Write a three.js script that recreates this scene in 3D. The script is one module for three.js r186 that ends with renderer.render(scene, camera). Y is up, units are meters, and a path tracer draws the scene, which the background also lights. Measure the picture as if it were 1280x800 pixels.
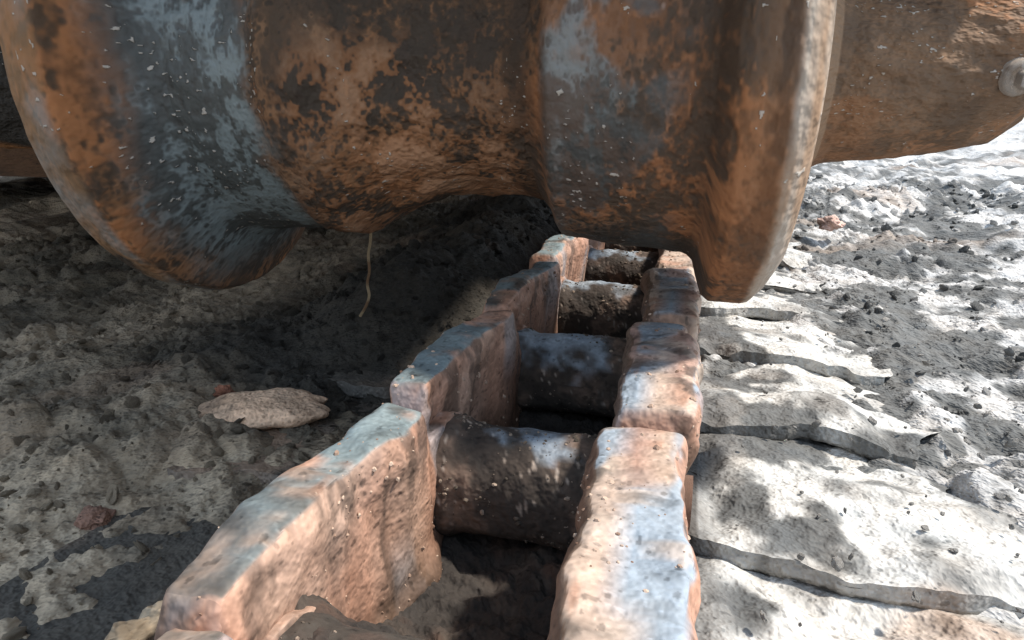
import * as THREE from 'three';
import { MeshSurfaceSampler } from 'three/addons/math/MeshSurfaceSampler.js';
import { mergeVertices, mergeGeometries } from 'three/addons/utils/BufferGeometryUtils.js';

// ---------- camera, sky, sun, exposure ----------
const scene = new THREE.Scene();
const camera = new THREE.PerspectiveCamera(49.99, 1.6, 0.02, 400);
camera.position.set(0, 0.28, 0);
camera.lookAt(-0.2021, 0.28 - 0.30017, -0.93223);
scene.add(camera);

const SUN = new THREE.Vector3(0.66, 0.98, -0.15).normalize();
const sun = new THREE.DirectionalLight(0xfff4e8, 5);
sun.position.copy(SUN).multiplyScalar(12);
sun.castShadow = true;
sun.shadow.mapSize.set(2048, 2048);
Object.assign(sun.shadow.camera, { left: -3, right: 3, top: 3, bottom: -3, near: 0.5, far: 30 });
sun.shadow.radius = 7;
scene.add(sun, sun.target);

{ // pale hazy daylight sky
  const w = 256, h = 128, d = new Float32Array(w * h * 4);
  for (let j = 0; j < h; j++) for (let i = 0; i < w; i++) {
    const el = ((j + 0.5) / h - 0.5) * Math.PI, t = Math.max(0, Math.sin(el));
    const k = Math.pow(1 - t, 2.2);
    const c = [0.62 + 0.55 * k, 0.80 + 0.40 * k, 1.06 + 0.16 * k], o = (j * w + i) * 4;
    const g = el < 0 ? Math.max(0.25, 1 + el * 4) : 1;
    for (let q = 0; q < 3; q++) d[o + q] = c[q] * 1.0 * g;
    d[o + 3] = 1;
  }
  const t = new THREE.DataTexture(d, w, h, THREE.RGBAFormat, THREE.FloatType);
  t.mapping = THREE.EquirectangularReflectionMapping; t.magFilter = t.minFilter = THREE.LinearFilter; t.needsUpdate = true;
  scene.background = t; scene.environment = t;
}
const renderer = new THREE.WebGLRenderer({ antialias: true });
renderer.toneMapping = THREE.LinearToneMapping;
renderer.toneMappingExposure = 1.36;
renderer.shadowMap.enabled = true;

// ---------- noise ----------
function mulberry(a) { return () => { a |= 0; a = a + 0x6D2B79F5 | 0; let t = Math.imul(a ^ a >>> 15, 1 | a); t = t + Math.imul(t ^ t >>> 7, 61 | t) ^ t; return ((t ^ t >>> 14) >>> 0) / 4294967296; }; }
const rnd = mulberry(7);
const PERM = new Uint8Array(512); { const p = [...Array(256).keys()]; for (let i = 255; i > 0; i--) { const j = Math.floor(rnd() * (i + 1)); [p[i], p[j]] = [p[j], p[i]]; } for (let i = 0; i < 512; i++) PERM[i] = p[i & 255]; }
const VAL = new Float32Array(256); for (let i = 0; i < 256; i++) VAL[i] = rnd() * 2 - 1;
function n3(x, y, z) {
  const xi = Math.floor(x), yi = Math.floor(y), zi = Math.floor(z);
  let fx = x - xi, fy = y - yi, fz = z - zi;
  fx = fx * fx * (3 - 2 * fx); fy = fy * fy * (3 - 2 * fy); fz = fz * fz * (3 - 2 * fz);
  const X = xi & 255, Y = yi & 255, Z = zi & 255;
  const A = PERM[X] + Y, B = PERM[X + 1] + Y;
  const a0 = PERM[A & 255] + Z, a1 = PERM[(A + 1) & 255] + Z, b0 = PERM[B & 255] + Z, b1 = PERM[(B + 1) & 255] + Z;
  const v = q => VAL[PERM[q & 255]];
  const l = (a, b, t) => a + (b - a) * t;
  return l(l(l(v(a0), v(b0), fx), l(v(a1), v(b1), fx), fy), l(l(v(a0 + 1), v(b0 + 1), fx), l(v(a1 + 1), v(b1 + 1), fx), fy), fz);
}
function fbm(x, y, z, o) { let s = 0, a = 0.5, f = 1; for (let i = 0; i < o; i++) { s += a * n3(x * f, y * f, z * f); f *= 2.03; a *= 0.5; x += 7.3; y += 3.1; z += 5.7; } return s; }
function ridge(x, y, z, o) { let s = 0, a = 0.5, f = 1; for (let i = 0; i < o; i++) { s += a * (1 - 2 * Math.abs(n3(x * f, y * f, z * f))); f *= 2.1; a *= 0.5; x += 11.3; } return s; }
function cell(x, y) {                          // rounded clods: 1 in a clod's middle, 0 in the cracks, and a value of its own
  const xi = Math.floor(x), yi = Math.floor(y); let d1 = 9, d2 = 9, id = 0;
  for (let a = -1; a <= 1; a++) for (let b = -1; b <= 1; b++) {
    const X = xi + a, Y = yi + b, h = PERM[(PERM[X & 255] + Y) & 255], px = X + 0.5 + 0.48 * VAL[h], py = Y + 0.5 + 0.48 * VAL[PERM[h + 17]];
    const d = Math.hypot(px - x, py - y); if (d < d1) { d2 = d1; d1 = d; id = h; } else if (d < d2) d2 = d;
  }
  return [Math.min(1, (d2 - d1) * 1.6), VAL[PERM[id + 91]]];
}
const sst = (a, b, x) => { const t = Math.min(1, Math.max(0, (x - a) / (b - a))); return t * t * (3 - 2 * t); };
const clamp = (x, a = 0, b = 1) => Math.min(b, Math.max(a, x));
const mix = (a, b, t) => [a[0] + (b[0] - a[0]) * t, a[1] + (b[1] - a[1]) * t, a[2] + (b[2] - a[2]) * t];
const toS = c => c <= 0.0031308 ? 12.92 * c : 1.055 * Math.pow(c, 1 / 2.4) - 0.055;

// ---------- textures ----------
function dataTex(w, h, fill, srgb, wrap = THREE.RepeatWrapping) {
  const d = new Uint8Array(w * h * 4);
  for (let j = 0; j < h; j++) for (let i = 0; i < w; i++) {
    const c = fill(i, j), o = (j * w + i) * 4;
    for (let q = 0; q < 3; q++) d[o + q] = clamp(srgb ? toS(clamp(c[q])) : c[q]) * 255;
    d[o + 3] = 255;
  }
  const t = new THREE.DataTexture(d, w, h, THREE.RGBAFormat);
  t.wrapS = t.wrapT = wrap; t.magFilter = THREE.LinearFilter; t.minFilter = THREE.LinearMipmapLinearFilter; t.generateMipmaps = true;
  if (srgb) t.colorSpace = THREE.SRGBColorSpace;
  t.needsUpdate = true; return t;
}
// grain that multiplies vertex colours: 0.7 m tile, mirrored
const GN = 1024;
const grainH = new Float32Array(GN * GN);
for (let j = 0; j < GN; j++) for (let i = 0; i < GN; i++) {
  const x = i / GN * 0.7, y = j / GN * 0.7;
  grainH[j * GN + i] = 0.5 + 0.42 * fbm(x * 90, y * 90, 1.5, 4) + 0.3 * fbm(x * 420, y * 420, 8.5, 2);
}
const grainMap = dataTex(GN, GN, (i, j) => {
  const h = grainH[j * GN + i], x = i / GN * 0.7, y = j / GN * 0.7;
  let g = 0.80 + 1.05 * (h - 0.5);
  if (n3(x * 380, y * 380, 40) > 0.6) g += 0.22;
  if (n3(x * 260, y * 260, 60) > 0.66) g -= 0.32;
  const w = 0.05 * fbm(x * 40, y * 40, 22, 2);
  return [g + w, g, g - w];
}, true, THREE.MirroredRepeatWrapping);
const grainBump = dataTex(GN, GN, (i, j) => { const h = grainH[j * GN + i]; return [h, h, h]; }, false, THREE.MirroredRepeatWrapping);

// ---------- naming helpers ----------
const used = {};
function numbered(n) { used[n] = (used[n] ?? -1) + 1; return used[n] ? n + '_' + String(used[n]).padStart(3, '0') : n; }
function tag(o, label, category, group) { o.userData = { label, category }; if (group) o.userData.group = group; return o; }
function thing(name, label, category, p = [0, 0, 0], group) { const g = new THREE.Group(); g.name = numbered(name); g.position.set(...p); tag(g, label, category, group); scene.add(g); return g; }
function mesh(name, geo, mat, parent) { const m = new THREE.Mesh(geo, mat); m.name = parent ? name : numbered(name); m.castShadow = m.receiveShadow = true; (parent || scene).add(m); return m; }

// grid surface: f(u index, v index) -> [x,y,z]; optional uv and closed v
function grid(nu, nv, f, uvf) {
  const pos = new Float32Array((nu + 1) * (nv + 1) * 3), uv = new Float32Array((nu + 1) * (nv + 1) * 2), idx = [];
  for (let i = 0; i <= nu; i++) for (let j = 0; j <= nv; j++) {
    const k = i * (nv + 1) + j, p = f(i, j); pos.set(p, k * 3);
    const q = uvf ? uvf(i, j, p) : [p[0] / 0.7, p[2] / 0.7]; uv[k * 2] = q[0]; uv[k * 2 + 1] = q[1];
  }
  for (let i = 0; i < nu; i++) for (let j = 0; j < nv; j++) { const a = i * (nv + 1) + j, b = a + nv + 1; idx.push(a, a + 1, b, b, a + 1, b + 1); }
  const g = new THREE.BufferGeometry();
  g.setAttribute('position', new THREE.BufferAttribute(pos, 3)); g.setAttribute('uv', new THREE.BufferAttribute(uv, 2)); g.setIndex(idx); g.computeVertexNormals();
  return g;
}
function boxUV(g, s = 0) {                        // grain laid on by facing, in metres
  const q = g.toNonIndexed(), p = q.attributes.position, uv = new Float32Array(p.count * 2), A = new THREE.Vector3(), B = new THREE.Vector3(), C = new THREE.Vector3();
  for (let i = 0; i < p.count; i += 3) {
    A.fromBufferAttribute(p, i); B.fromBufferAttribute(p, i + 1).sub(A); C.fromBufferAttribute(p, i + 2).sub(A); B.cross(C);
    const ax = Math.abs(B.x), ay = Math.abs(B.y), az = Math.abs(B.z);
    for (let k = i; k < i + 3; k++) { const x = p.getX(k), y = p.getY(k), z = p.getZ(k); const [a, b] = ax >= ay && ax >= az ? [z, y + 0.2] : ay >= az ? [z + 0.13, x] : [x, y + 0.4]; uv[k * 2] = (a + s) / 0.7; uv[k * 2 + 1] = (b + s * 0.7) / 0.7; }
  }
  q.setAttribute('uv', new THREE.BufferAttribute(uv, 2)); return q;
}
function paint(g, f, off = [0, 0, 0]) {           // own colour of the surface, from position and facing
  const p = g.attributes.position, n = g.attributes.normal, c = new Float32Array(p.count * 3);
  for (let i = 0; i < p.count; i++) c.set(f(p.getX(i) + off[0], p.getY(i) + off[1], p.getZ(i) + off[2], n.getX(i), n.getY(i), n.getZ(i)), i * 3);
  g.setAttribute('color', new THREE.BufferAttribute(c, 3)); return g;
}

// ---------- ground ----------
const chainX = -0.07;
function groundH(x, z) {
  const ad = Math.abs(x - chainX);
  let h = -0.012 + 0.035 * fbm(x * 2.1, 3, z * 2.1, 3);
  const near = sst(2.6, 0.5, Math.hypot(x, z + 0.5));
  // clods and crumbs
  const c = fbm(x * 13, 1, z * 13, 4), r = ridge(x * 8 + 3, 5, z * 8, 3);
  const side = x < chainX ? 1 : 0.85;
  const wx = x + 0.03 * n3(x * 18, 3, z * 18), wz = z + 0.03 * n3(x * 18, 9, z * 18);
  if (near > 0.01 || x > 0.2 || z > -3) {
    const [k1, v1] = cell(wx * 17, wz * 17), [k2, v2] = cell(wx * 44 + 5, wz * 44), [k3, v3] = cell(wx * 105, wz * 105);
    const m1 = sst(-0.1, 0.25, fbm(x * 5, 40, z * 5, 2) + 0.1), m2 = sst(-0.2, 0.2, fbm(x * 9, 60, z * 9, 2));
    const am = x < chainX ? 0.72 : 1;
    h += am * m1 * (0.4 + 0.6 * v1) * 0.026 * Math.sqrt(k1) + am * m2 * (0.45 + 0.55 * v2) * 0.012 * Math.sqrt(k2) + (0.5 + 0.5 * v3) * 0.0045 * Math.sqrt(k3) - 0.010;
  }
  h += side * (0.022 * c + 0.014 * r + 0.006 * fbm(x * 55, 4, z * 55, 3) + 0.003 * fbm(x * 170, 9, z * 170, 2));
  // left side: loose soil heaped over the pads; right: thin
  const Ls = sst(-0.17, -0.24, x);
  h += Ls * (0.020 + 0.018 * fbm(x * 5 + 9, 2, z * 5, 2));
  h -= Ls * sst(-0.36, -0.30, x) * 0.006;
  // tracks strip kept under the pads on the right and beneath the chain
  const xs = x + 0.045 * (z + 0.25);
  const strip = sst(-0.175, -0.155, xs) * sst(0.238, 0.222, xs) * sst(-1.9, -1.7, z);
  h = h * (1 - strip) + strip * ((xs > 0.03 ? -0.006 : -0.02) + (xs > 0.03 ? 0.75 : 0.4) * h);
  h += (0.072 + 0.07 * fbm(x * 24, 6, z * 24, 4)) * Math.exp(-Math.pow((x + 0.185) / 0.06, 2)) * sst(-0.40, -0.20, z + 0.04 * fbm(x * 20, 1, z * 20, 2));
  h += (0.085 + 0.05 * fbm(x * 11, 8, z * 11, 3)) * Math.exp(-Math.pow((xs + 0.33) / 0.13, 2)) * sst(-0.60, -0.80, z) * sst(-0.165, -0.2, xs);
  // right bank beyond, rougher and rising
  const far = sst(1.0, 2.6, -z + Math.max(0, x) * 0.2) * sst(0.2, 0.6, x);
  h += far * (0.05 * fbm(x * 4, 7, z * 4, 4) + 0.03 * ridge(x * 6, 3, z * 6, 3));
  const d = Math.hypot(x, z);
  h += 0.9 * sst(3.5, 11, d) + sst(3, 8, d) * 0.25 * fbm(x * 0.5, 2, z * 0.5, 4);
  return h;
}
function groundC(x, y, z, nx, ny, nz) {
  const a = fbm(x * 7, 20, z * 7, 4), b = fbm(x * 23, 33, z * 23, 3), w = fbm(x * 3, 50, z * 4.2, 3);
  const right = sst(-0.1, 0.1, x);
  // right: pale dried clay over dark damp crumb
  const e = fbm(x * 34, 12, z * 48, 4), t = sst(-0.16, 0.14, a + 0.6 * b + 0.6 * e + 4 * (y - 0.005) + 0.06);
  let R = mix([0.14, 0.145, 0.142], [0.56, 0.56, 0.545], t);
  R = mix(R, [0.46, 0.36, 0.28], sst(0.22, 0.4, w) * 0.4);
  // left: dark olive soil, paler where dry
  const dry = sst(-0.16, 0.42, w + 0.5 * a + 0.25 * sst(-0.5, -0.25, z) * sst(-0.2, -0.5, x));
  let L = mix([0.085, 0.072, 0.05], [0.50, 0.405, 0.29], clamp(0.14 + 0.8 * dry + 0.35 * b));
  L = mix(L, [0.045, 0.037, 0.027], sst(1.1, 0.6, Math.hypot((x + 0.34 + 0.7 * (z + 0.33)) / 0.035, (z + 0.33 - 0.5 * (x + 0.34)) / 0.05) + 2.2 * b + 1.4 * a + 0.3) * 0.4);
  L = mix(L, [0.034, 0.032, 0.027], sst(-0.42, -0.62, z + 0.1 * b) * sst(-0.66, -0.42, x + 0.1 * a) * 0.9);  // shade under the roller and machine, painted dark into the soil
  L = mix(L, [0.20, 0.13, 0.085], sst(0.26, 0.42, fbm(x * 11, 70, z * 11, 2)) * 0.4);
  return mix(L, R, right);
}
const coords = (segs) => { const o = []; for (const [a, b, s] of segs) { const n = Math.max(1, Math.round(Math.abs(b - a) / s)); for (let i = 0; i < n; i++) o.push(a + (b - a) * i / n); } o.push(segs[segs.length - 1][1]); return o; };
const gx = coords([[-60, -8, 4], [-8, -3, 0.25], [-3, -1.3, 0.03], [-1.3, -0.75, 0.006], [-0.75, -0.12, 0.003], [-0.12, 0.03, 0.012], [0.03, 0.6, 0.004], [0.6, 1.4, 0.008], [1.4, 3, 0.03], [3, 8, 0.2], [8, 60, 4]]);
const gz = coords([[30, 2, 2], [2, 0, 0.1], [0, -0.1, 0.01], [-0.1, -0.9, 0.003], [-0.9, -1.6, 0.006], [-1.6, -3, 0.012], [-3, -5, 0.05], [-5, -12, 0.25], [-12, -60, 4]]);
const grainMat = (o) => new THREE.MeshStandardMaterial({ map: grainMap, bumpMap: grainBump, bumpScale: 0.0035, vertexColors: true, roughness: 0.95, ...o });
const soilMat = grainMat({ bumpScale: 0.005 });
{
  const g = grid(gx.length - 1, gz.length - 1, (i, j) => [gx[i], groundH(gx[i], gz[j]), gz[j]], (i, j, p) => [(p[0] + (p[0] < -0.1 ? -1 : 1) * p[1]) / 0.7, (p[2] - p[1]) / 0.7]);
  if (g.attributes.normal.getY(Math.floor(g.attributes.position.count / 2)) < 0) { g.index.array.reverse(); g.computeVertexNormals(); }
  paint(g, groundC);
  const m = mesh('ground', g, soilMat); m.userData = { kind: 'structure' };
}

// ---------- track chain ----------
const PITCH = 0.19, PIN0 = -0.375, PINY = 0.054;
const chain = thing('track_chain', 'dusty steel crawler track chain lying on the mud under the rusty roller', 'track chain');
const YAW = -0.045, PIV = new THREE.Vector3(-0.07, 0, -0.25);
const lay = o => { o.rotation.y = YAW; o.position.copy(PIV).sub(PIV.clone().applyAxisAngle(new THREE.Vector3(0, 1, 0), YAW)); };
lay(chain);
const steelMat = grainMat({ roughness: 0.66, metalness: 0.15, bumpScale: 0.0022 });

const z2 = z => 0.0 - Math.abs(((z - PIN0 + 40 * PITCH) % PITCH) / PITCH - 0.5) * 0 - Math.min(1, Math.abs(((z - PIN0 + 40.12 * PITCH) % PITCH) - 0.03) / 0.05) * 0.15;
const pinMat = grainMat({ roughness: 0.92, bumpScale: 0.003 });
const PEACH = [0.53, 0.31, 0.22], CREAM = [0.60, 0.51, 0.42], BLUE = [0.27, 0.335, 0.385], RUST = [0.22, 0.095, 0.042], GRIME = [0.05, 0.043, 0.036], BROWN = [0.12, 0.072, 0.045];
function linkC(side) {
  return (x, y, z, nx, ny, nz) => {
    const a = fbm(x * 22, y * 14, z * 22, 4), b = fbm(x * 60 + 4, y * 30, z * 60, 3), c = fbm(x * 9 + 14, y * 6, z * 9, 3);
    const top = sst(0.5, 0.8, ny + 0.25 * a) * sst(0.096, 0.110, y);
    let col = mix(PEACH, [0.40, 0.22, 0.15], sst(-0.05, 0.28, b + 0.4 * a));
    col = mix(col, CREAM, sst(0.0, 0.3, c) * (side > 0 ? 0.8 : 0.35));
    if (side < 0) col = mix(col, BROWN, sst(0.10, 0.085, y) * sst(-0.15, 0.02, z2(z)) * 0.55);
    // streaks of bare steel and grime down the flank
    col = mix(col, BLUE, sst(0.16, 0.30, fbm(x * 40, y * 10, z * 40, 3) + 0.15 * c) * 0.5);
    col = mix(col, GRIME, sst(0.2, 0.34, fbm(x * 75 + 8, y * 18, z * 75, 3)) * 0.6);
    // worn running face, with reflected sky painted in as blue-grey
    const st1 = fbm(x * 46 + 3, 2, z * 9, 4), st2 = fbm(x * 70 + 9, 6, z * 16, 3);
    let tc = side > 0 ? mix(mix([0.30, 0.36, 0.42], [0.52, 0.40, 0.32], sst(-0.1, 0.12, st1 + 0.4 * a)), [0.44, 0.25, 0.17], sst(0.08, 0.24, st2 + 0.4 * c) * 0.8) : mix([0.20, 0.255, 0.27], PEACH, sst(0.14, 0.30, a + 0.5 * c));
    tc = mix(tc, side > 0 ? [0.58, 0.47, 0.38] : [0.30, 0.19, 0.13], sst(0.12, 0.28, b) * 0.65);
    tc = mix(tc, GRIME, sst(0.24, 0.34, fbm(x * 60, y * 30, z * 60 + 8, 3)) * 0.7);
    if (side < 0) tc = mix(tc, mix([0.09, 0.07, 0.055], [0.36, 0.27, 0.21], sst(-0.15, 0.2, b + 0.5 * a)), sst(-0.255, -0.20, z + 0.10 * a) * 0.85);
    col = mix(col, tc, top);
    // grime low down and where the ends nest
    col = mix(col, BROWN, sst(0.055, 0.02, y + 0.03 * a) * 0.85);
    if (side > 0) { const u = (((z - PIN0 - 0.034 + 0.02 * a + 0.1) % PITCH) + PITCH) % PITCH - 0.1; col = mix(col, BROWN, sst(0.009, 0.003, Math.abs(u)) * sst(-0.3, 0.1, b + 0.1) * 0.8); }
    if (side > 0 && nx < -0.5) col = mix(col, BROWN, 0.8);  // flank turned from the sun: its shade is painted in brown
    return col;
  };
}
function linkGeo(side, seed, k) {        // local origin at the near pin, running to -z; side -1 left, +1 right
  const NS = 110, NC = 112, L = PITCH, e = 0.037;
  const out = side;                       // outboard direction in x
  const rows = [];
  const z0 = e, z1 = -L - e;
  const g = grid(NS, NC, (i, j) => {
    let t = i / NS; t = 0.5 - 0.5 * Math.cos(Math.PI * t) * (0.55 + 0.45 * Math.abs(Math.cos(Math.PI * t)));
    const z = z0 + (z1 - z0) * t;
    const dn = Math.abs(z), df = Math.abs(z + L);
    const arc = (q) => q < e ? Math.sqrt(Math.max(0, e * e - q * q)) : 0;
    // top edge
    const railT = 0.12 - 0.5 * Math.max(0, 0) ;
    let yt = PINY + Math.max(z > 0 ? arc(dn) : e, 0), yb = PINY - Math.max(z > 0 ? arc(dn) : e, 0);
    if (z < -L) { yt = PINY + arc(df); yb = PINY - arc(df); }
    const fe = side > 0 ? -L + 0.030 : k < -1 ? -L + 0.018 : -L + 0.036, ns = 0.037;
    const rail = sst(ns, ns - 0.018, z) * sst(fe - 0.004, fe + 0.016, z);
    yt = Math.max(yt, yt + (railT - yt) * rail);
    yb = yb + (0.008 - yb) * sst(-0.03, -0.055, z) * sst(-L + 0.03, -L + 0.055, z) * 1.0;
    // sideways: near end outboard, far end inboard
    const s = -sst(-0.055, -0.135, z);
    const cx = out * (side > 0 ? 0.003 + 0.006 * s : 0.008 + 0.011 * s);
    const midw = sst(-0.01, -0.05, z) * sst(-L + 0.01, -L + 0.05, z);
    const halfTop = side > 0 ? 0.0155 + 0.0075 * rail : 0.0095 + 0.0048 * rail;
    const halfMid = side > 0 ? 0.0125 + 0.004 * midw : 0.010 + 0.002 * midw;
    // cross-section: rounded I-ish shape
    const th = j / NC * Math.PI * 2, ct = Math.cos(th), st = Math.sin(th), pw = side > 0 ? 0.24 : 0.27;
    const sx = Math.sign(ct) * Math.pow(Math.abs(ct), pw), sy = Math.sign(st) * Math.pow(Math.abs(st), pw);
    const yc = (yt + yb) / 2, hh = (yt - yb) / 2 + 0.0005;
    let y = yc + sy * hh;
    const up = sst(0.075, 0.100, y), dwn = sst(0.03, 0.012, y) * midw;
    const hw = halfMid + (halfTop - halfMid) * up + 0.006 * dwn;
    let x = cx + sx * hw;
    if (i === 0 || i === NS) { x = cx; y = PINY; }
    const wx = x + seed * 3.7, wz = z + seed * 5.1;
    const q = 0.0052 * fbm(wx * 26, y * 26, wz * 26, 3) * (1 + (side > 0 ? 0.5 : 0.1)) + 0.0011 * fbm(wx * 120, y * 120, wz * 120, 2);
    // worn dips on the running face
    const dip = up * 0.004 * fbm(wx * 18, 9, wz * 18, 2);
    return [x + q * ct * 1.6, y + q * st * 1.4 + dip, z + 0.4 * q];
  }, (i, j, p) => [(p[2] + seed * 0.31) / 0.7, (p[0] * 0.6 + p[1] + (j / NC > 0.25 && j / NC < 0.75 ? 0.3 : 0)) / 0.7]);
  { const k = 55 * (NC + 1) + NC / 4, n = g.attributes.normal; if (n.getY(k) < 0) { g.index.array.reverse(); g.computeVertexNormals(); } }
  return boxUV(g, seed * 0.21);
}
for (let k = -2; k <= 5; k++) {
  const pz = PIN0 - k * PITCH;
  for (const side of [-1, 1]) {
    const g = linkGeo(side, k * 2 + (side > 0 ? 1 : 0) + 5, k);
    const X = side < 0 ? -0.138 : -0.004;
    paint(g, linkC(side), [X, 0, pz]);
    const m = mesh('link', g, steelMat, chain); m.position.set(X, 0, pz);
    m.userData = { label: side < 0 ? 'dusty left-hand link with peach-coloured inner face' : 'sunlit right-hand link with pale worn running face' };
    // pin end seated in the outboard strap
    const pg = new THREE.CylinderGeometry(0.016, 0.016, 0.012, 28); pg.rotateZ(Math.PI / 2);
    paint(pg, () => mix(BROWN, PEACH, 0.4));
    const pm = mesh('pin', pg, steelMat, m); pm.position.set(side * 0.021, PINY, 0);
  }
  // bushing across the two links, with a boss ring at each end
  {
    const x0 = -0.132, x1 = -0.018, NU = 70, NV = 80, sd = k * 2.3;
    const g = grid(NU, NV, (i, j) => {
      const u = i / NU, x = x0 + (x1 - x0) * u, a = j / NV * Math.PI * 2;
      const fl = sst(0.16, 0.08, u) + sst(0.86, 0.94, u);
      const r = 0.0325 + 0.0025 * fl + 0.0045 * fbm(x * 30 + sd, Math.cos(a) * 1.1, Math.sin(a) * 1.1 + sd, 3) + 0.0012 * fbm(x * 130, Math.cos(a) * 4, Math.sin(a) * 4 + sd, 2) + 0.004 * sst(0, -0.8, Math.sin(a));
      return [x, Math.sin(a) * r, Math.cos(a) * r];
    }, (i, j) => [i / NU * 0.15, j / NV * 0.27]);
    const nm = g.attributes.normal; if (nm.getY(Math.floor(NU / 2) * (NV + 1) + NV / 4) < 0) { g.index.array.reverse(); g.computeVertexNormals(); }
    paint(g, (x, y, z, nx, ny) => {
      const a = fbm(x * 35 + sd, y * 35, z * 35 + sd, 4), b = fbm(x * 80, y * 80 + sd, z * 80, 3);
      let c = mix([0.05, 0.038, 0.03], [0.17, 0.115, 0.085], sst(-0.1, 0.3, a + b * 0.6));
      if (n3(x * 800, y * 800, z * 800) > 0.55 && b > 0.02) c = [0.34, 0.28, 0.23];
      c = mix(c, [0.30, 0.36, 0.42], sst(k === 1 ? 0.3 : 0.74, k === 1 ? 0.75 : 0.92, ny + 0.5 * a + 0.2 * b) * sst(-0.035, -0.055, x + 0.05 * a) * 0.9 * (k === 0 ? sst(-0.105, -0.085, x + 0.03 * b) : 1));  // blue highlight painted along the upper side
      c = mix(c, GRIME, sst(0.12, 0.3, b) * 0.7);
      if (k < 0) c = mix(GRIME, [0.07, 0.05, 0.04], sst(-0.05, 0.3, a + b));
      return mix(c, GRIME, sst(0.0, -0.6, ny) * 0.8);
    });
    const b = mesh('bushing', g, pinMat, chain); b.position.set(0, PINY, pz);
  }
}
{ // dirt crumbs stuck to links and bushings
  const RR = mulberry(4), src = chain.children.filter(o => o.name === 'link' || o.name === 'bushing'), all = [], P = new THREE.Vector3(), Nn = new THREE.Vector3();
  const N = 9000, im = new THREE.InstancedMesh(new THREE.DodecahedronGeometry(1, 0), new THREE.MeshStandardMaterial({ roughness: 1 }), N); im.name = 'stuck_grit';
  const M4 = new THREE.Matrix4(), Q = new THREE.Quaternion(); let n = 0;
  for (const o of src) {
    const sm = new MeshSurfaceSampler(o); sm.setRandomGenerator(RR); sm.build();
    const cnt = Math.floor(N / src.length), bush = o.name === 'bushing';
    for (let i = 0, tries = 0; i < cnt && tries < cnt * 6; tries++) {
      sm.sample(P, Nn); P.add(o.position);
      if (fbm(P.x * 30, P.y * 30, P.z * 30, 3) < 0.02) continue;
      const sz = 0.0004 + 0.0015 * Math.pow(RR(), 4);
      Q.setFromEuler(new THREE.Euler(RR() * 6, RR() * 6, RR() * 6)); M4.compose(P, Q, new THREE.Vector3(sz, sz * 0.7, sz * 1.2)); im.setMatrixAt(n, M4);
      const t = RR(), c = bush ? mix([0.05, 0.04, 0.03], [0.28, 0.22, 0.17], t * t) : mix([0.16, 0.09, 0.06], [0.52, 0.40, 0.31], t);
      im.setColorAt(n, new THREE.Color().setRGB(...c)); n++; i++;
    }
  }
  im.count = n; im.castShadow = im.receiveShadow = true; im.userData = { kind: 'stuff' }; chain.add(im);
}
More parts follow.
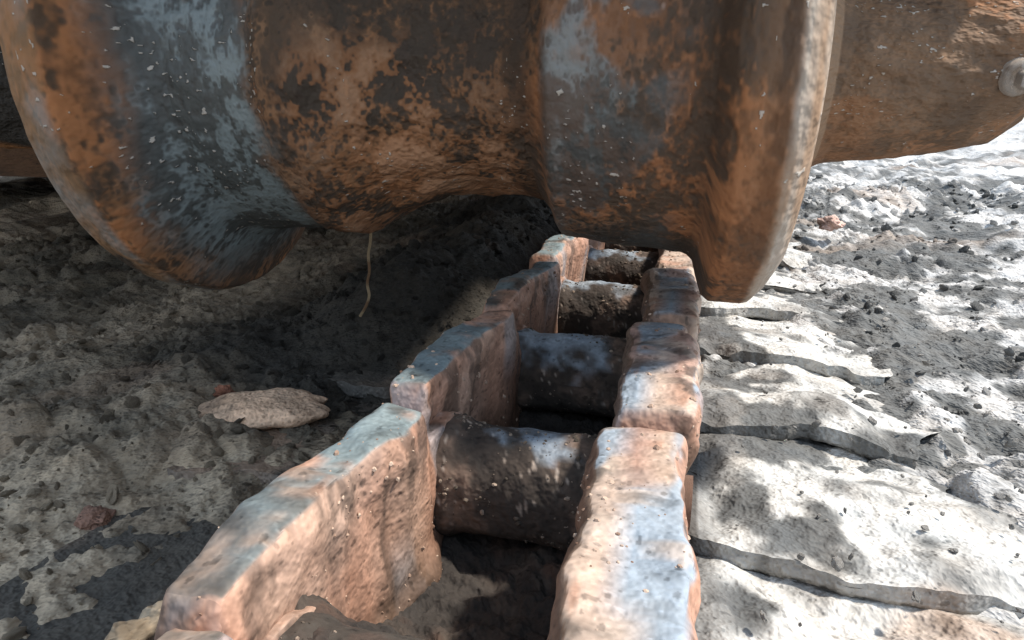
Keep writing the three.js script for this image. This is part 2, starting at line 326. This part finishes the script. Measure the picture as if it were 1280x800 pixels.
// track pads: flat plates with a lapped lip, caked on the right with dried clay
for (let k = -2; k <= 6; k++) {
  const zn = PIN0 - k * PITCH - 0.035, NX = 230, NZ = 76, W0 = -0.375, W1 = 0.232;   // near edge of the pad
  const thick = 0.016, LEN = PITCH + 0.012;
  const sd = k * 3.17 + 40, jag = (u, e) => 0.034 * fbm(u * 14 + sd, e, sd, 5);
  const prof = [];
  const g = grid(NX, NZ, (i, j) => {
    const u = i / NX; let x = W0 + (W1 - W0) * u;
    // loop around the plate section: top near->far, down, bottom far->near, up
    const v = j / NZ; let t, y;
    if (v < 0.80) { t = v / 0.80; y = 0; } else if (v < 0.86) { t = 1; y = -thick * (v - 0.80) / 0.06; } else if (v < 0.94) { t = 1 - (v - 0.86) / 0.08; y = -thick; } else { t = 0; y = -thick + thick * (v - 0.94) / 0.06; }
    const top = v < 0.81 || v > 0.985;
    let z = zn - t * LEN;
    y += 0.005 - 0.017 * t;
    const R = sst(0.02, 0.05, x);
    if (top) {
      const edge = sst(0, 0.1, t) * sst(1, 0.92, t);
      y += (0.007 + 0.010 * R) * (0.35 + 0.65 * edge) * (0.25 + fbm(x * 14 + sd, 2, z * 14, 4) * 1.1) + 0.0022 * fbm(x * 90, 5, z * 90, 3);
      y -= 0.020 * sst(0.03, 0.28, fbm(x * 9 + sd, 8, z * 11, 3)) * R * 0.6;
    }
    z += jag(x, t > 0.5 ? 3 : 7) * (t > 0.5 ? t : 1 - t);
    x += sst(0.9, 1, u) * 0.05 * fbm(z * 20, sd, 1, 4); y -= sst(0.86, 1, u) * 0.012;
    return [x, y, z];
  });
  let gp = g; const mid = g.attributes.normal.getY(Math.floor(NX / 2) * (NZ + 1) + 30); if (mid < 0) { g.index.array.reverse(); g.computeVertexNormals(); }
  gp = boxUV(g, sd * 0.13);
  paint(gp, (x, y, z, nx, ny) => {
    const a = fbm(x * 9, 20 + sd * 0.1, z * 9, 4), b = fbm(x * 34, 11, z * 34, 3);
    let c = mix([0.12, 0.125, 0.123], [0.60, 0.60, 0.57], sst(-0.2, 0.04, a + 0.45 * b - 0.16 + 0.35 * sst(0.06, 0.125, x + 0.05 * b)));
    c = mix(c, [0.30, 0.285, 0.26], sst(0.1, 0.3, fbm(x * 20, 44, z * 20, 3)) * 0.6);
    c = mix(c, [0.44, 0.31, 0.22], sst(0.24, 0.4, fbm(x * 6, 84, z * 6, 2)) * 0.6);
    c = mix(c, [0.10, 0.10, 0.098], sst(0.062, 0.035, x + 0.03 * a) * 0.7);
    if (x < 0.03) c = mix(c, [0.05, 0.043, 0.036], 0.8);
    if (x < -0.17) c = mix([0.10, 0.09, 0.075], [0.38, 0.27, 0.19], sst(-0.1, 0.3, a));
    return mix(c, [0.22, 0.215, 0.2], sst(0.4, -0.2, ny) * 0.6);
  });
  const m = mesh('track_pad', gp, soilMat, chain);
}
// dirt packed between the links
{
  const g = grid(90, 640, (i, j) => {
    const x = -0.152 + 0.142 * i / 90, z = -0.12 - 1.25 * j / 640, [k1, v1] = cell(x * 70, z * 70), [k2, v2] = cell(x * 180, z * 180);
    const side = Math.pow(Math.abs((x + 0.075) / 0.068), 2);
    return [x, 0.014 + 0.014 * Math.min(1.2, side) + (0.030 + 0.026 * sst(-0.06, -0.13, x)) * sst(-0.27, -0.20, z) * (1 + 0.8 * fbm(x * 24, 8, z * 24, 3)) + 0.014 * fbm(x * 20, 3, z * 20, 4) + (0.0025 + 0.0025 * v1) * Math.sqrt(k1) + (0.0012 + 0.0012 * v2) * Math.sqrt(k2) - 0.006 + 0.004 * fbm(x * 90, 4, z * 90, 2), z];
  });
  if (g.attributes.normal.getY(45 * 641 + 320) < 0) { g.index.array.reverse(); g.computeVertexNormals(); }
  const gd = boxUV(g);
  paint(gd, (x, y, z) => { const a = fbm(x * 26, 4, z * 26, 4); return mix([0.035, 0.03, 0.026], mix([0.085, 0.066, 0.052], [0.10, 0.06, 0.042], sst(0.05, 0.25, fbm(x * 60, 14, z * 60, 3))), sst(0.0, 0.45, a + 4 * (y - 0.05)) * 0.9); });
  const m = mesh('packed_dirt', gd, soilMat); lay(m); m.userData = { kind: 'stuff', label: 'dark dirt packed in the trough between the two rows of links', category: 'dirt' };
}

// ---------- track roller ----------
const RX = [-0.78, 0.27], AY = 0.31, AZ = -0.57;
const roller = thing('track_roller', 'big rusty double-flanged steel roller hanging over the track chain', 'track roller', [0, AY, AZ]);
const RW = 2048, RH = 2048;
const rollBump = new Float32Array(RW * RH);
function rollCol(x, a) {                       // x along the axle, a angle round it (0 faces the viewer, negative below)
  const cx = Math.cos(a) * 0.15, sx = Math.sin(a) * 0.15;
  const A = fbm(x * 14, cx * 14, sx * 10, 4), B = fbm(x * 42 + 5, cx * 42, sx * 30, 4), Cc = fbm(x * 150, cx * 150 + 9, sx * 150, 3), D = fbm(x * 7 + 30, cx * 7, sx * 6, 3);
  const S = fbm(x * 70, cx * 7, sx * 7 + 50, 3);                  // streaks that run round the drum
  const fine = n3(x * 420, cx * 420, sx * 420);
  const G = fbm(x * 330, cx * 330, sx * 200 + 4, 2), G2 = fbm(x * 300 + 7, cx * 60, sx * 60, 2);
  let rust = mix([0.075, 0.046, 0.027], [0.225, 0.112, 0.052], sst(-0.24, 0.26, A + 0.6 * B + 0.95 * G + 0.5 * G2));
  rust = mix(rust, [0.26, 0.16, 0.095], sst(0.1, 0.34, D + 0.4 * B) * 0.6);
  rust = mix(rust, [0.042, 0.034, 0.026], sst(0.0, 0.26, B * 0.6 + Cc * 0.55 + 0.4 * S + 0.9 * G - 0.04) * 0.85);
  const big = fbm(x * 9 + 60, cx * 9, sx * 6, 3) + 0.35 * B + 0.25 * G;
  rust = mix(rust, mix([0.20, 0.085, 0.032], [0.38, 0.16, 0.062], sst(-0.2, 0.2, B + 0.6 * G)), sst(0.0, 0.16, big) * 0.8);
  rust = mix(rust, [0.036, 0.030, 0.024], sst(-0.04, -0.22, big) * 0.72);
  let steel = mix([0.065, 0.074, 0.075], [0.165, 0.205, 0.215], sst(-0.2, 0.26, A + 0.5 * D + 0.5 * Cc + 0.85 * G + (x < -0.2 ? 0.08 : -0.1)));
  steel = mix(steel, [0.045, 0.047, 0.045], sst(0.0, 0.24, 0.8 * B + 0.6 * S + 0.5 * G + 0.5 * D) * 0.85);
  let c = rust, h = 0.5 + 0.3 * B + 0.32 * Cc + 0.3 * G, sheen = 0;
  const wob = 0.018 * A + 0.012 * B;
  const lt = sst(-0.372, -0.345, x + wob) * sst(-0.258, -0.278, x + wob);
  const rt = sst(-0.084, -0.074, x) * sst(0.022, -0.006, x + wob);
  const patch = sst(-0.12, -0.02, D + 0.5 * B + 0.22);
  const t = Math.max(lt * (0.25 + 0.75 * patch), rt * (0.1 + 0.75 * sst(-0.2, 0.05, D + 0.7 * B + 0.12 - 0.25 * sst(-0.2, -0.7, a))));
  c = mix(c, steel, t); sheen = t; h = h * (1 - 0.5 * t) + 0.25 * t;
  // dark band beside the right tread and at the fillets
  const band = Math.exp(-Math.pow((x + 0.088 + 0.2 * wob) / 0.012, 2)) * 0.75 + Math.exp(-Math.pow((x - 0.024) / 0.007, 2)) * 0.75 + Math.exp(-Math.pow((x + 0.262 + wob) / 0.012, 2)) * 0.55;
  c = mix(c, [0.05, 0.032, 0.02], clamp(band * (0.65 + 0.9 * S)));
  // orange caked clay low on the hub
  const dk = sst(-0.19, -0.12, x) * sst(-0.078, -0.084, x); c = mix(c, [0.045, 0.03, 0.02], dk * clamp(0.45 + 0.9 * S));
  const clay = sst(-0.28, -0.24, x) * sst(-0.09, -0.13, x) * sst(0.1, -0.5, a + 0.9 * A);
  c = mix(c, mix([0.27, 0.12, 0.05], [0.35, 0.20, 0.115], sst(-0.1, 0.25, B + 0.4 * G)), clay * 0.75 * sst(-0.12, 0.05, B + 0.6 * G + 0.1));
  // dusty tan flanges
  const fl = sst(0.026, 0.06, x + 0.4 * wob);
  c = mix(c, mix([0.095, 0.052, 0.028], [0.22, 0.125, 0.07], sst(-0.2, 0.3, S * 1.2 + 0.5 * B + 0.5 * G)), fl * (x < 0.1 ? 0.7 : 0.45));
  const rim = sst(0.060, 0.066, x + 0.2 * wob) * sst(0.104, 0.1025, x) + 0.75 * sst(-0.378, -0.384, x + 0.3 * wob) * sst(-0.2, 0.1, 0.3 + A + B);
  c = mix(c, x < 0 ? mix([0.26, 0.155, 0.08], [0.24, 0.25, 0.24], sst(-0.05, 0.25, A + 0.6 * B)) : mix([0.30, 0.20, 0.125], [0.40, 0.355, 0.30], sst(-0.15, 0.2, S + 0.5 * A + 16 * (0.073 - x))), clamp(rim) * 0.8);  // on the right rim, sunlight is painted in as a pale band
  if (x < -0.418) c = mix([0.02, 0.017, 0.014], [0.24, 0.11, 0.04], sst(-0.95, -1.3, a + 0.4 * A));  // left collar: shade painted on as near-black, orange along the bottom
  if (x > 0.103) c = mix(c, [0.20, 0.135, 0.085], 0.35 + 0.5 * A);
  // pale flecks of chipped scale
  if (fine > 0.5 && G > 0.06 && S + B + 0.6 * D > 0.24) { c = mix(c, [0.5, 0.47, 0.42], 0.75); h += 0.2; }
  return [c, clamp(h), clamp(0.9 - 0.38 * sheen + 0.2 * B, 0.35, 1)];
}
const rMap = new Uint8Array(RW * RH * 4), rBmp = new Uint8Array(RW * RH * 4), rRgh = new Uint8Array(RW * RH * 4);
for (let j = 0; j < RH; j++) { const a = (j / RH - 0.5) * Math.PI * 2; if (Math.abs(a) > 2.0) { for (let i = 0; i < RW; i++) { const o = (j * RW + i) * 4; rMap[o] = 92; rMap[o + 1] = 66; rMap[o + 2] = 45; rMap[o + 3] = 255; rBmp[o] = rBmp[o + 1] = rBmp[o + 2] = 128; rBmp[o + 3] = 255; rRgh[o] = rRgh[o + 1] = rRgh[o + 2] = 220; rRgh[o + 3] = 255; } continue; }
  for (let i = 0; i < RW; i++) {
    const [c, h, r] = rollCol(RX[0] + (RX[1] - RX[0]) * i / RW, a), o = (j * RW + i) * 4;
    for (let q = 0; q < 3; q++) { rMap[o + q] = toS(clamp(c[q])) * 255; rBmp[o + q] = h * 255; rRgh[o + q] = r * 255; }
    rMap[o + 3] = rBmp[o + 3] = rRgh[o + 3] = 255;
  } }
const mk = (d, s) => { const t = new THREE.DataTexture(d, RW, RH, THREE.RGBAFormat); t.magFilter = THREE.LinearFilter; t.minFilter = THREE.LinearMipmapLinearFilter; t.generateMipmaps = true; t.wrapS = t.wrapT = THREE.ClampToEdgeWrapping; if (s) t.colorSpace = THREE.SRGBColorSpace; t.needsUpdate = true; return t; };
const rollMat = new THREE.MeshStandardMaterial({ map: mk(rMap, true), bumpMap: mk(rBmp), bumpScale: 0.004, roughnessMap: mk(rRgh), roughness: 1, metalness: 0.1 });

const lumpAt = x => 0.28 + 0.75 * sst(-0.275, -0.235, x) * sst(-0.085, -0.125, x) + 0.45 * sst(0.10, 0.12, x) + 0.3 * sst(-0.42, -0.45, x);
function drum(name, pts, lump, label) {
  const P = [];
  for (let i = 0; i + 1 < pts.length; i++) { const [x0, r0] = pts[i], [x1, r1] = pts[i + 1], n = Math.max(2, Math.round(Math.hypot(x1 - x0, r1 - r0) / 0.0022)); for (let q = 0; q < n; q++) P.push([x0 + (x1 - x0) * q / n, r0 + (r1 - r0) * q / n]); }
  P.push(pts[pts.length - 1]);
  const NA = 300;
  const g = grid(P.length - 1, NA, (i, j) => {
    const [x, r0] = P[i], a = (j / NA - 0.5) * Math.PI * 2, ca = Math.cos(a), sa = Math.sin(a);
    let r = r0 + lump(x, a) * (0.012 * fbm(x * 16, ca * 2.6, sa * 2.6, 3) + 0.004 * fbm(x * 50, ca * 8, sa * 8, 3)) + 0.0012 * fbm(x * 90, ca * 14, sa * 14, 3);
    return [x, sa * r, ca * r];
  }, (i, j) => [(P[i][0] - RX[0]) / (RX[1] - RX[0]), j / NA]);
  // make the normals face out
  const p = g.attributes.position, n = g.attributes.normal, k = Math.floor(P.length / 2) * (NA + 1) + NA / 2;
  if (n.getY(k) * p.getY(k) + n.getZ(k) * p.getZ(k) < 0) { g.index.array.reverse(); g.computeVertexNormals(); }
  const m = mesh(name, g, rollMat, roller); if (label) m.userData = { label }; return m;
}
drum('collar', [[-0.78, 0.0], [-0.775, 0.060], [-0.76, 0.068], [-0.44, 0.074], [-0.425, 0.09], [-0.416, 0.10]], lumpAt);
drum('flange', [[-0.416, 0.10], [-0.414, 0.170], [-0.411, 0.186], [-0.405, 0.1925], [-0.386, 0.1945], [-0.377, 0.191], [-0.366, 0.174], [-0.354, 0.156], [-0.344, 0.143], [-0.335, 0.137]], lumpAt, 'left-hand flange with a sandy rim');
drum('tread', [[-0.335, 0.137], [-0.30, 0.1345], [-0.272, 0.134]], lumpAt, 'left-hand tread worn to blue-grey steel');
drum('hub', [[-0.272, 0.134], [-0.266, 0.1375], [-0.24, 0.1335], [-0.217, 0.1215], [-0.176, 0.1055], [-0.12, 0.1005], [-0.092, 0.106], [-0.082, 0.118], [-0.077, 0.130]], lumpAt, 'rust-orange waist of the roller, caked with clay');
drum('tread', [[-0.077, 0.130], [-0.074, 0.134], [-0.04, 0.1375], [0.0, 0.1405], [0.016, 0.142], [0.022, 0.1445]], lumpAt, 'right-hand tread worn to blue-grey steel');
drum('flange', [[0.022, 0.1445], [0.0265, 0.149], [0.030, 0.162], [0.0345, 0.1745], [0.040, 0.179], [0.062, 0.180], [0.067, 0.1785], [0.074, 0.171], [0.080, 0.161], [0.084, 0.148], [0.087, 0.10], [0.103, 0.078]], lumpAt, 'right-hand flange with a broad pale outer rim');
drum('collar', [[0.103, 0.078], [0.112, 0.073], [0.16, 0.068], [0.20, 0.062], [0.225, 0.054], [0.243, 0.040], [0.250, 0.02], [0.251, 0]], lumpAt, 'tan end collar with clay stuck to it');
{ // round plug in the end collar
  const w = new THREE.LatheGeometry([[0, 0.0052], [0.0085, 0.0050], [0.0108, 0.0036], [0.0115, 0.0015], [0.0115, -0.004]].map(p => new THREE.Vector2(...p)), 36);
  const hx = new THREE.CylinderGeometry(0.0062, 0.0068, 0.0065, 6); hx.translate(0, 0.0075, 0);
  const g = mergeGeometries([w, hx]);
  paint(g, (x, y, z) => mix([0.78, 0.70, 0.62], [0.52, 0.40, 0.30], sst(0.05, 0.35, fbm(x * 200, y * 200, z * 200, 3))));
  const m = mesh('grease_plug', g, pinMat, roller); m.position.set(0.213, -0.014, 0.0575); m.rotation.set(Math.PI / 2 + 0.2, 0, -0.3);
}

// ---------- unseen track frame that carries the roller, beams sized to cast shade ----------
{
  const fm = grainMat({ roughness: 0.85, metalness: 0.05 });
  const fr = thing('overhead_frame', 'unseen brown steel frame above the roller, placed to shade the chain, carrying the roller ends on two hangers', 'machine frame', [0, 0, 0]);
  const box = (name, x0, x1, y0, y1, z0, z1, parent = fr) => {
    const g = new THREE.BoxGeometry(x1 - x0, y1 - y0, z1 - z0, 6, 6, 6); g.translate((x0 + x1) / 2, (y0 + y1) / 2, (z0 + z1) / 2);
    paint(g, (x, y, z) => mix([0.08, 0.05, 0.03], [0.2, 0.11, 0.06], sst(-0.2, 0.2, fbm(x * 12, y * 12, z * 12, 3))));
    return mesh(name, g, fm, parent);
  };
  box('beam', -0.72, 0.15, 0.60, 0.86, -0.95, -0.15);
  box('beam', -0.72, 0.15, 0.42, 0.86, -2.8, -0.95);
  box('hanger', 0.17, 0.205, 0.372, 0.60, -0.66, -0.50);
  box('hanger_foot', -0.70, 0.26, 0.575, 0.603, -0.70, -0.46);
  box('hanger', -0.70, -0.60, 0.36, 0.60, -0.66, -0.50);
  const ub = thing('shade_underbody', 'added dark machine underside shading the ground behind the left end of the roller', 'added shade block');  // machine underside added to darken the ground on the left
  box('shade_plate', -2.6, -0.73, 0.46, 0.50, -3.2, -0.5, ub);
  box('shade_box', -2.6, -0.80, 0.10, 0.455, -3.0, -1.5, ub);
}

// ---------- loose things ----------
function clodGeo(seed, det = 3) {
  const g = new THREE.IcosahedronGeometry(1, det), p = g.attributes.position, v = new THREE.Vector3();
  for (let i = 0; i < p.count; i++) { v.fromBufferAttribute(p, i).normalize(); const r = 0.85 + 0.6 * fbm(v.x * 1.6 + seed, v.y * 1.6, v.z * 1.6, 4) + 0.1 * ridge(v.x * 3 + seed, v.y * 3, v.z * 3, 3); p.setXYZ(i, v.x * r, v.y * r * 0.75, v.z * r); }
  g.computeVertexNormals(); return g;
}
function smooth(g) { g.deleteAttribute('uv'); g.deleteAttribute('normal'); g = mergeVertices(g, 1e-5); g.setAttribute('uv', new THREE.BufferAttribute(new Float32Array(g.attributes.position.count * 2), 2)); g.computeVertexNormals(); return g; }
const roundClod = seed => boxUV(smooth(clodGeo(seed, 4)));
{
  const crumb = new THREE.Group(); crumb.name = 'soil_crumbs';
  crumb.userData = { kind: 'stuff', label: 'loose crumbs and clods of soil strewn over the ground', category: 'soil' };
  scene.add(crumb);
  const R = mulberry(99), M4 = new THREE.Matrix4(), Q = new THREE.Quaternion(), E3 = new THREE.Euler();
  const mat = new THREE.MeshStandardMaterial({ map: grainMap, bumpMap: grainBump, bumpScale: 0.003, roughness: 1 });
  for (let v = 0; v < 4; v++) {
    const N = 3400, im = new THREE.InstancedMesh(roundClod(v * 3.3), mat, N); im.name = 'crumb'; im.castShadow = im.receiveShadow = true;
    for (let i = 0; i < N; i++) {
      let x, z; const left = R() < 0.62;
      if (left) { x = -0.22 - Math.pow(R(), 1.3) * 1.1; z = -0.22 - R() * 1.5; } else { x = 0.25 + Math.pow(R(), 1.2) * 1.5; z = -0.3 - R() * 2.6; }
      let s = (0.0014 + 0.0085 * Math.pow(R(), 6)) * (1 + 0.5 * Math.max(0, -z - 0.8));
      E3.set(R() * 6, R() * 6, R() * 6); Q.setFromEuler(E3);
      let gy = groundH(x, z); const pad = !left && R() < 0.05 && s < 0.006;
      if (pad) { x = 0.05 + 0.24 * Math.sqrt(R()); z = -0.28 - R() * 0.9; x -= 0.045 * (z + 0.25); gy = 0.007; s *= 0.7; } else s *= left ? 0.65 : 0.75;
      M4.compose(new THREE.Vector3(x, gy + s * 0.3, z), Q, new THREE.Vector3(s * (0.8 + R() * 0.6), s * (0.5 + R() * 0.4), s * (0.8 + R() * 0.6))); im.setMatrixAt(i, M4);
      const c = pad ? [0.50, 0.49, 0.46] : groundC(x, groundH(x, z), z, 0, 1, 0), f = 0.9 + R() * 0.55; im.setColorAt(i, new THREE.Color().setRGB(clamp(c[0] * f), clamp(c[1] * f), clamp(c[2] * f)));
    }
    crumb.add(im);
  }
}
function lump(name, label, cat, p, s, col, seed, turn = 0, tilt = 0) {
  let g = smooth(name === 'clay_slab' ? new THREE.IcosahedronGeometry(1, 22) : clodGeo(seed, 22));
  g.scale(s[0], s[1], s[2]);
  { const p = g.attributes.position; for (let i = 0; i < p.count; i++) { const x = p.getX(i), y = p.getY(i), z = p.getZ(i), q = 1 + ((name === 'clay_slab' ? 0.6 : 0.16) * fbm(x * (name === 'clay_slab' ? 16 : 45) + seed, y * 30, z * 45, 3)); p.setXYZ(i, x * q, y * q + (name === 'clay_slab' ? 0.003 : 0.005) * fbm(x * 70, seed, z * 70, 3), z * q); } g.computeVertexNormals(); }
  paint(g, (x, y, z) => { const a = fbm(x * 40 + seed, y * 40, z * 40, 3); return [col[0] * (1 + a), col[1] * (1 + a), col[2] * (1 + a)]; });
  g = boxUV(g, seed);
  const m = mesh(name, g, soilMat); m.position.set(...p); m.rotation.set(0, turn, tilt); tag(m, label, cat); return m;
}
lump('clay_slab', 'flat tan slab of dried clay in the dark soil left of the chain', 'clay slab', [-0.345, groundH(-0.345, -0.525) + 0.012, -0.525], [0.064, 0.013, 0.032], [0.78, 0.54, 0.37], 3.3, 0.35);
lump('brick_fragment', 'small orange-red stone half sunk in soil at the lower left', 'stone', [-0.378, groundH(-0.378, -0.35) + 0.005, -0.35], [0.012, 0.012, 0.011], [0.22, 0.125, 0.09], 8.1);
lump('red_stone', 'small reddish stone beside the left end of the tan clay slab', 'stone', [-0.405, groundH(-0.405, -0.545) + 0.012, -0.545], [0.011, 0.010, 0.010], [0.36, 0.15, 0.09], 5.4);
lump('pink_stone', 'salmon-pink stone on the sunlit ground behind the right flange', 'stone', [0.377, 0.02, -1.68], [0.028, 0.022, 0.024], [0.52, 0.36, 0.30], 6.6);
{ // straw hanging from the waist of the roller
  const pts = [[-0.252, 0.186, -0.545], [-0.2530, 0.168, -0.543], [-0.2555, 0.156, -0.5425], [-0.2548, 0.142, -0.541], [-0.2575, 0.130, -0.541], [-0.2560, 0.120, -0.540], [-0.2590, 0.111, -0.539], [-0.265, 0.101, -0.538]].map(p => new THREE.Vector3(p[0] + 0.011, p[1], p[2]));
  const g = new THREE.TubeGeometry(new THREE.CatmullRomCurve3(pts), 40, 0.0013, 8);
  paint(g, (x, y) => mix([0.62, 0.47, 0.28], [0.34, 0.2, 0.1], sst(0.1, 0.5, n3(y * 90, 1, 1))));
  tag(mesh('dry_straw', g, soilMat), 'thin dry straw dangling from the underside of the rusty roller', 'straw');
}
renderer.render(scene, camera);
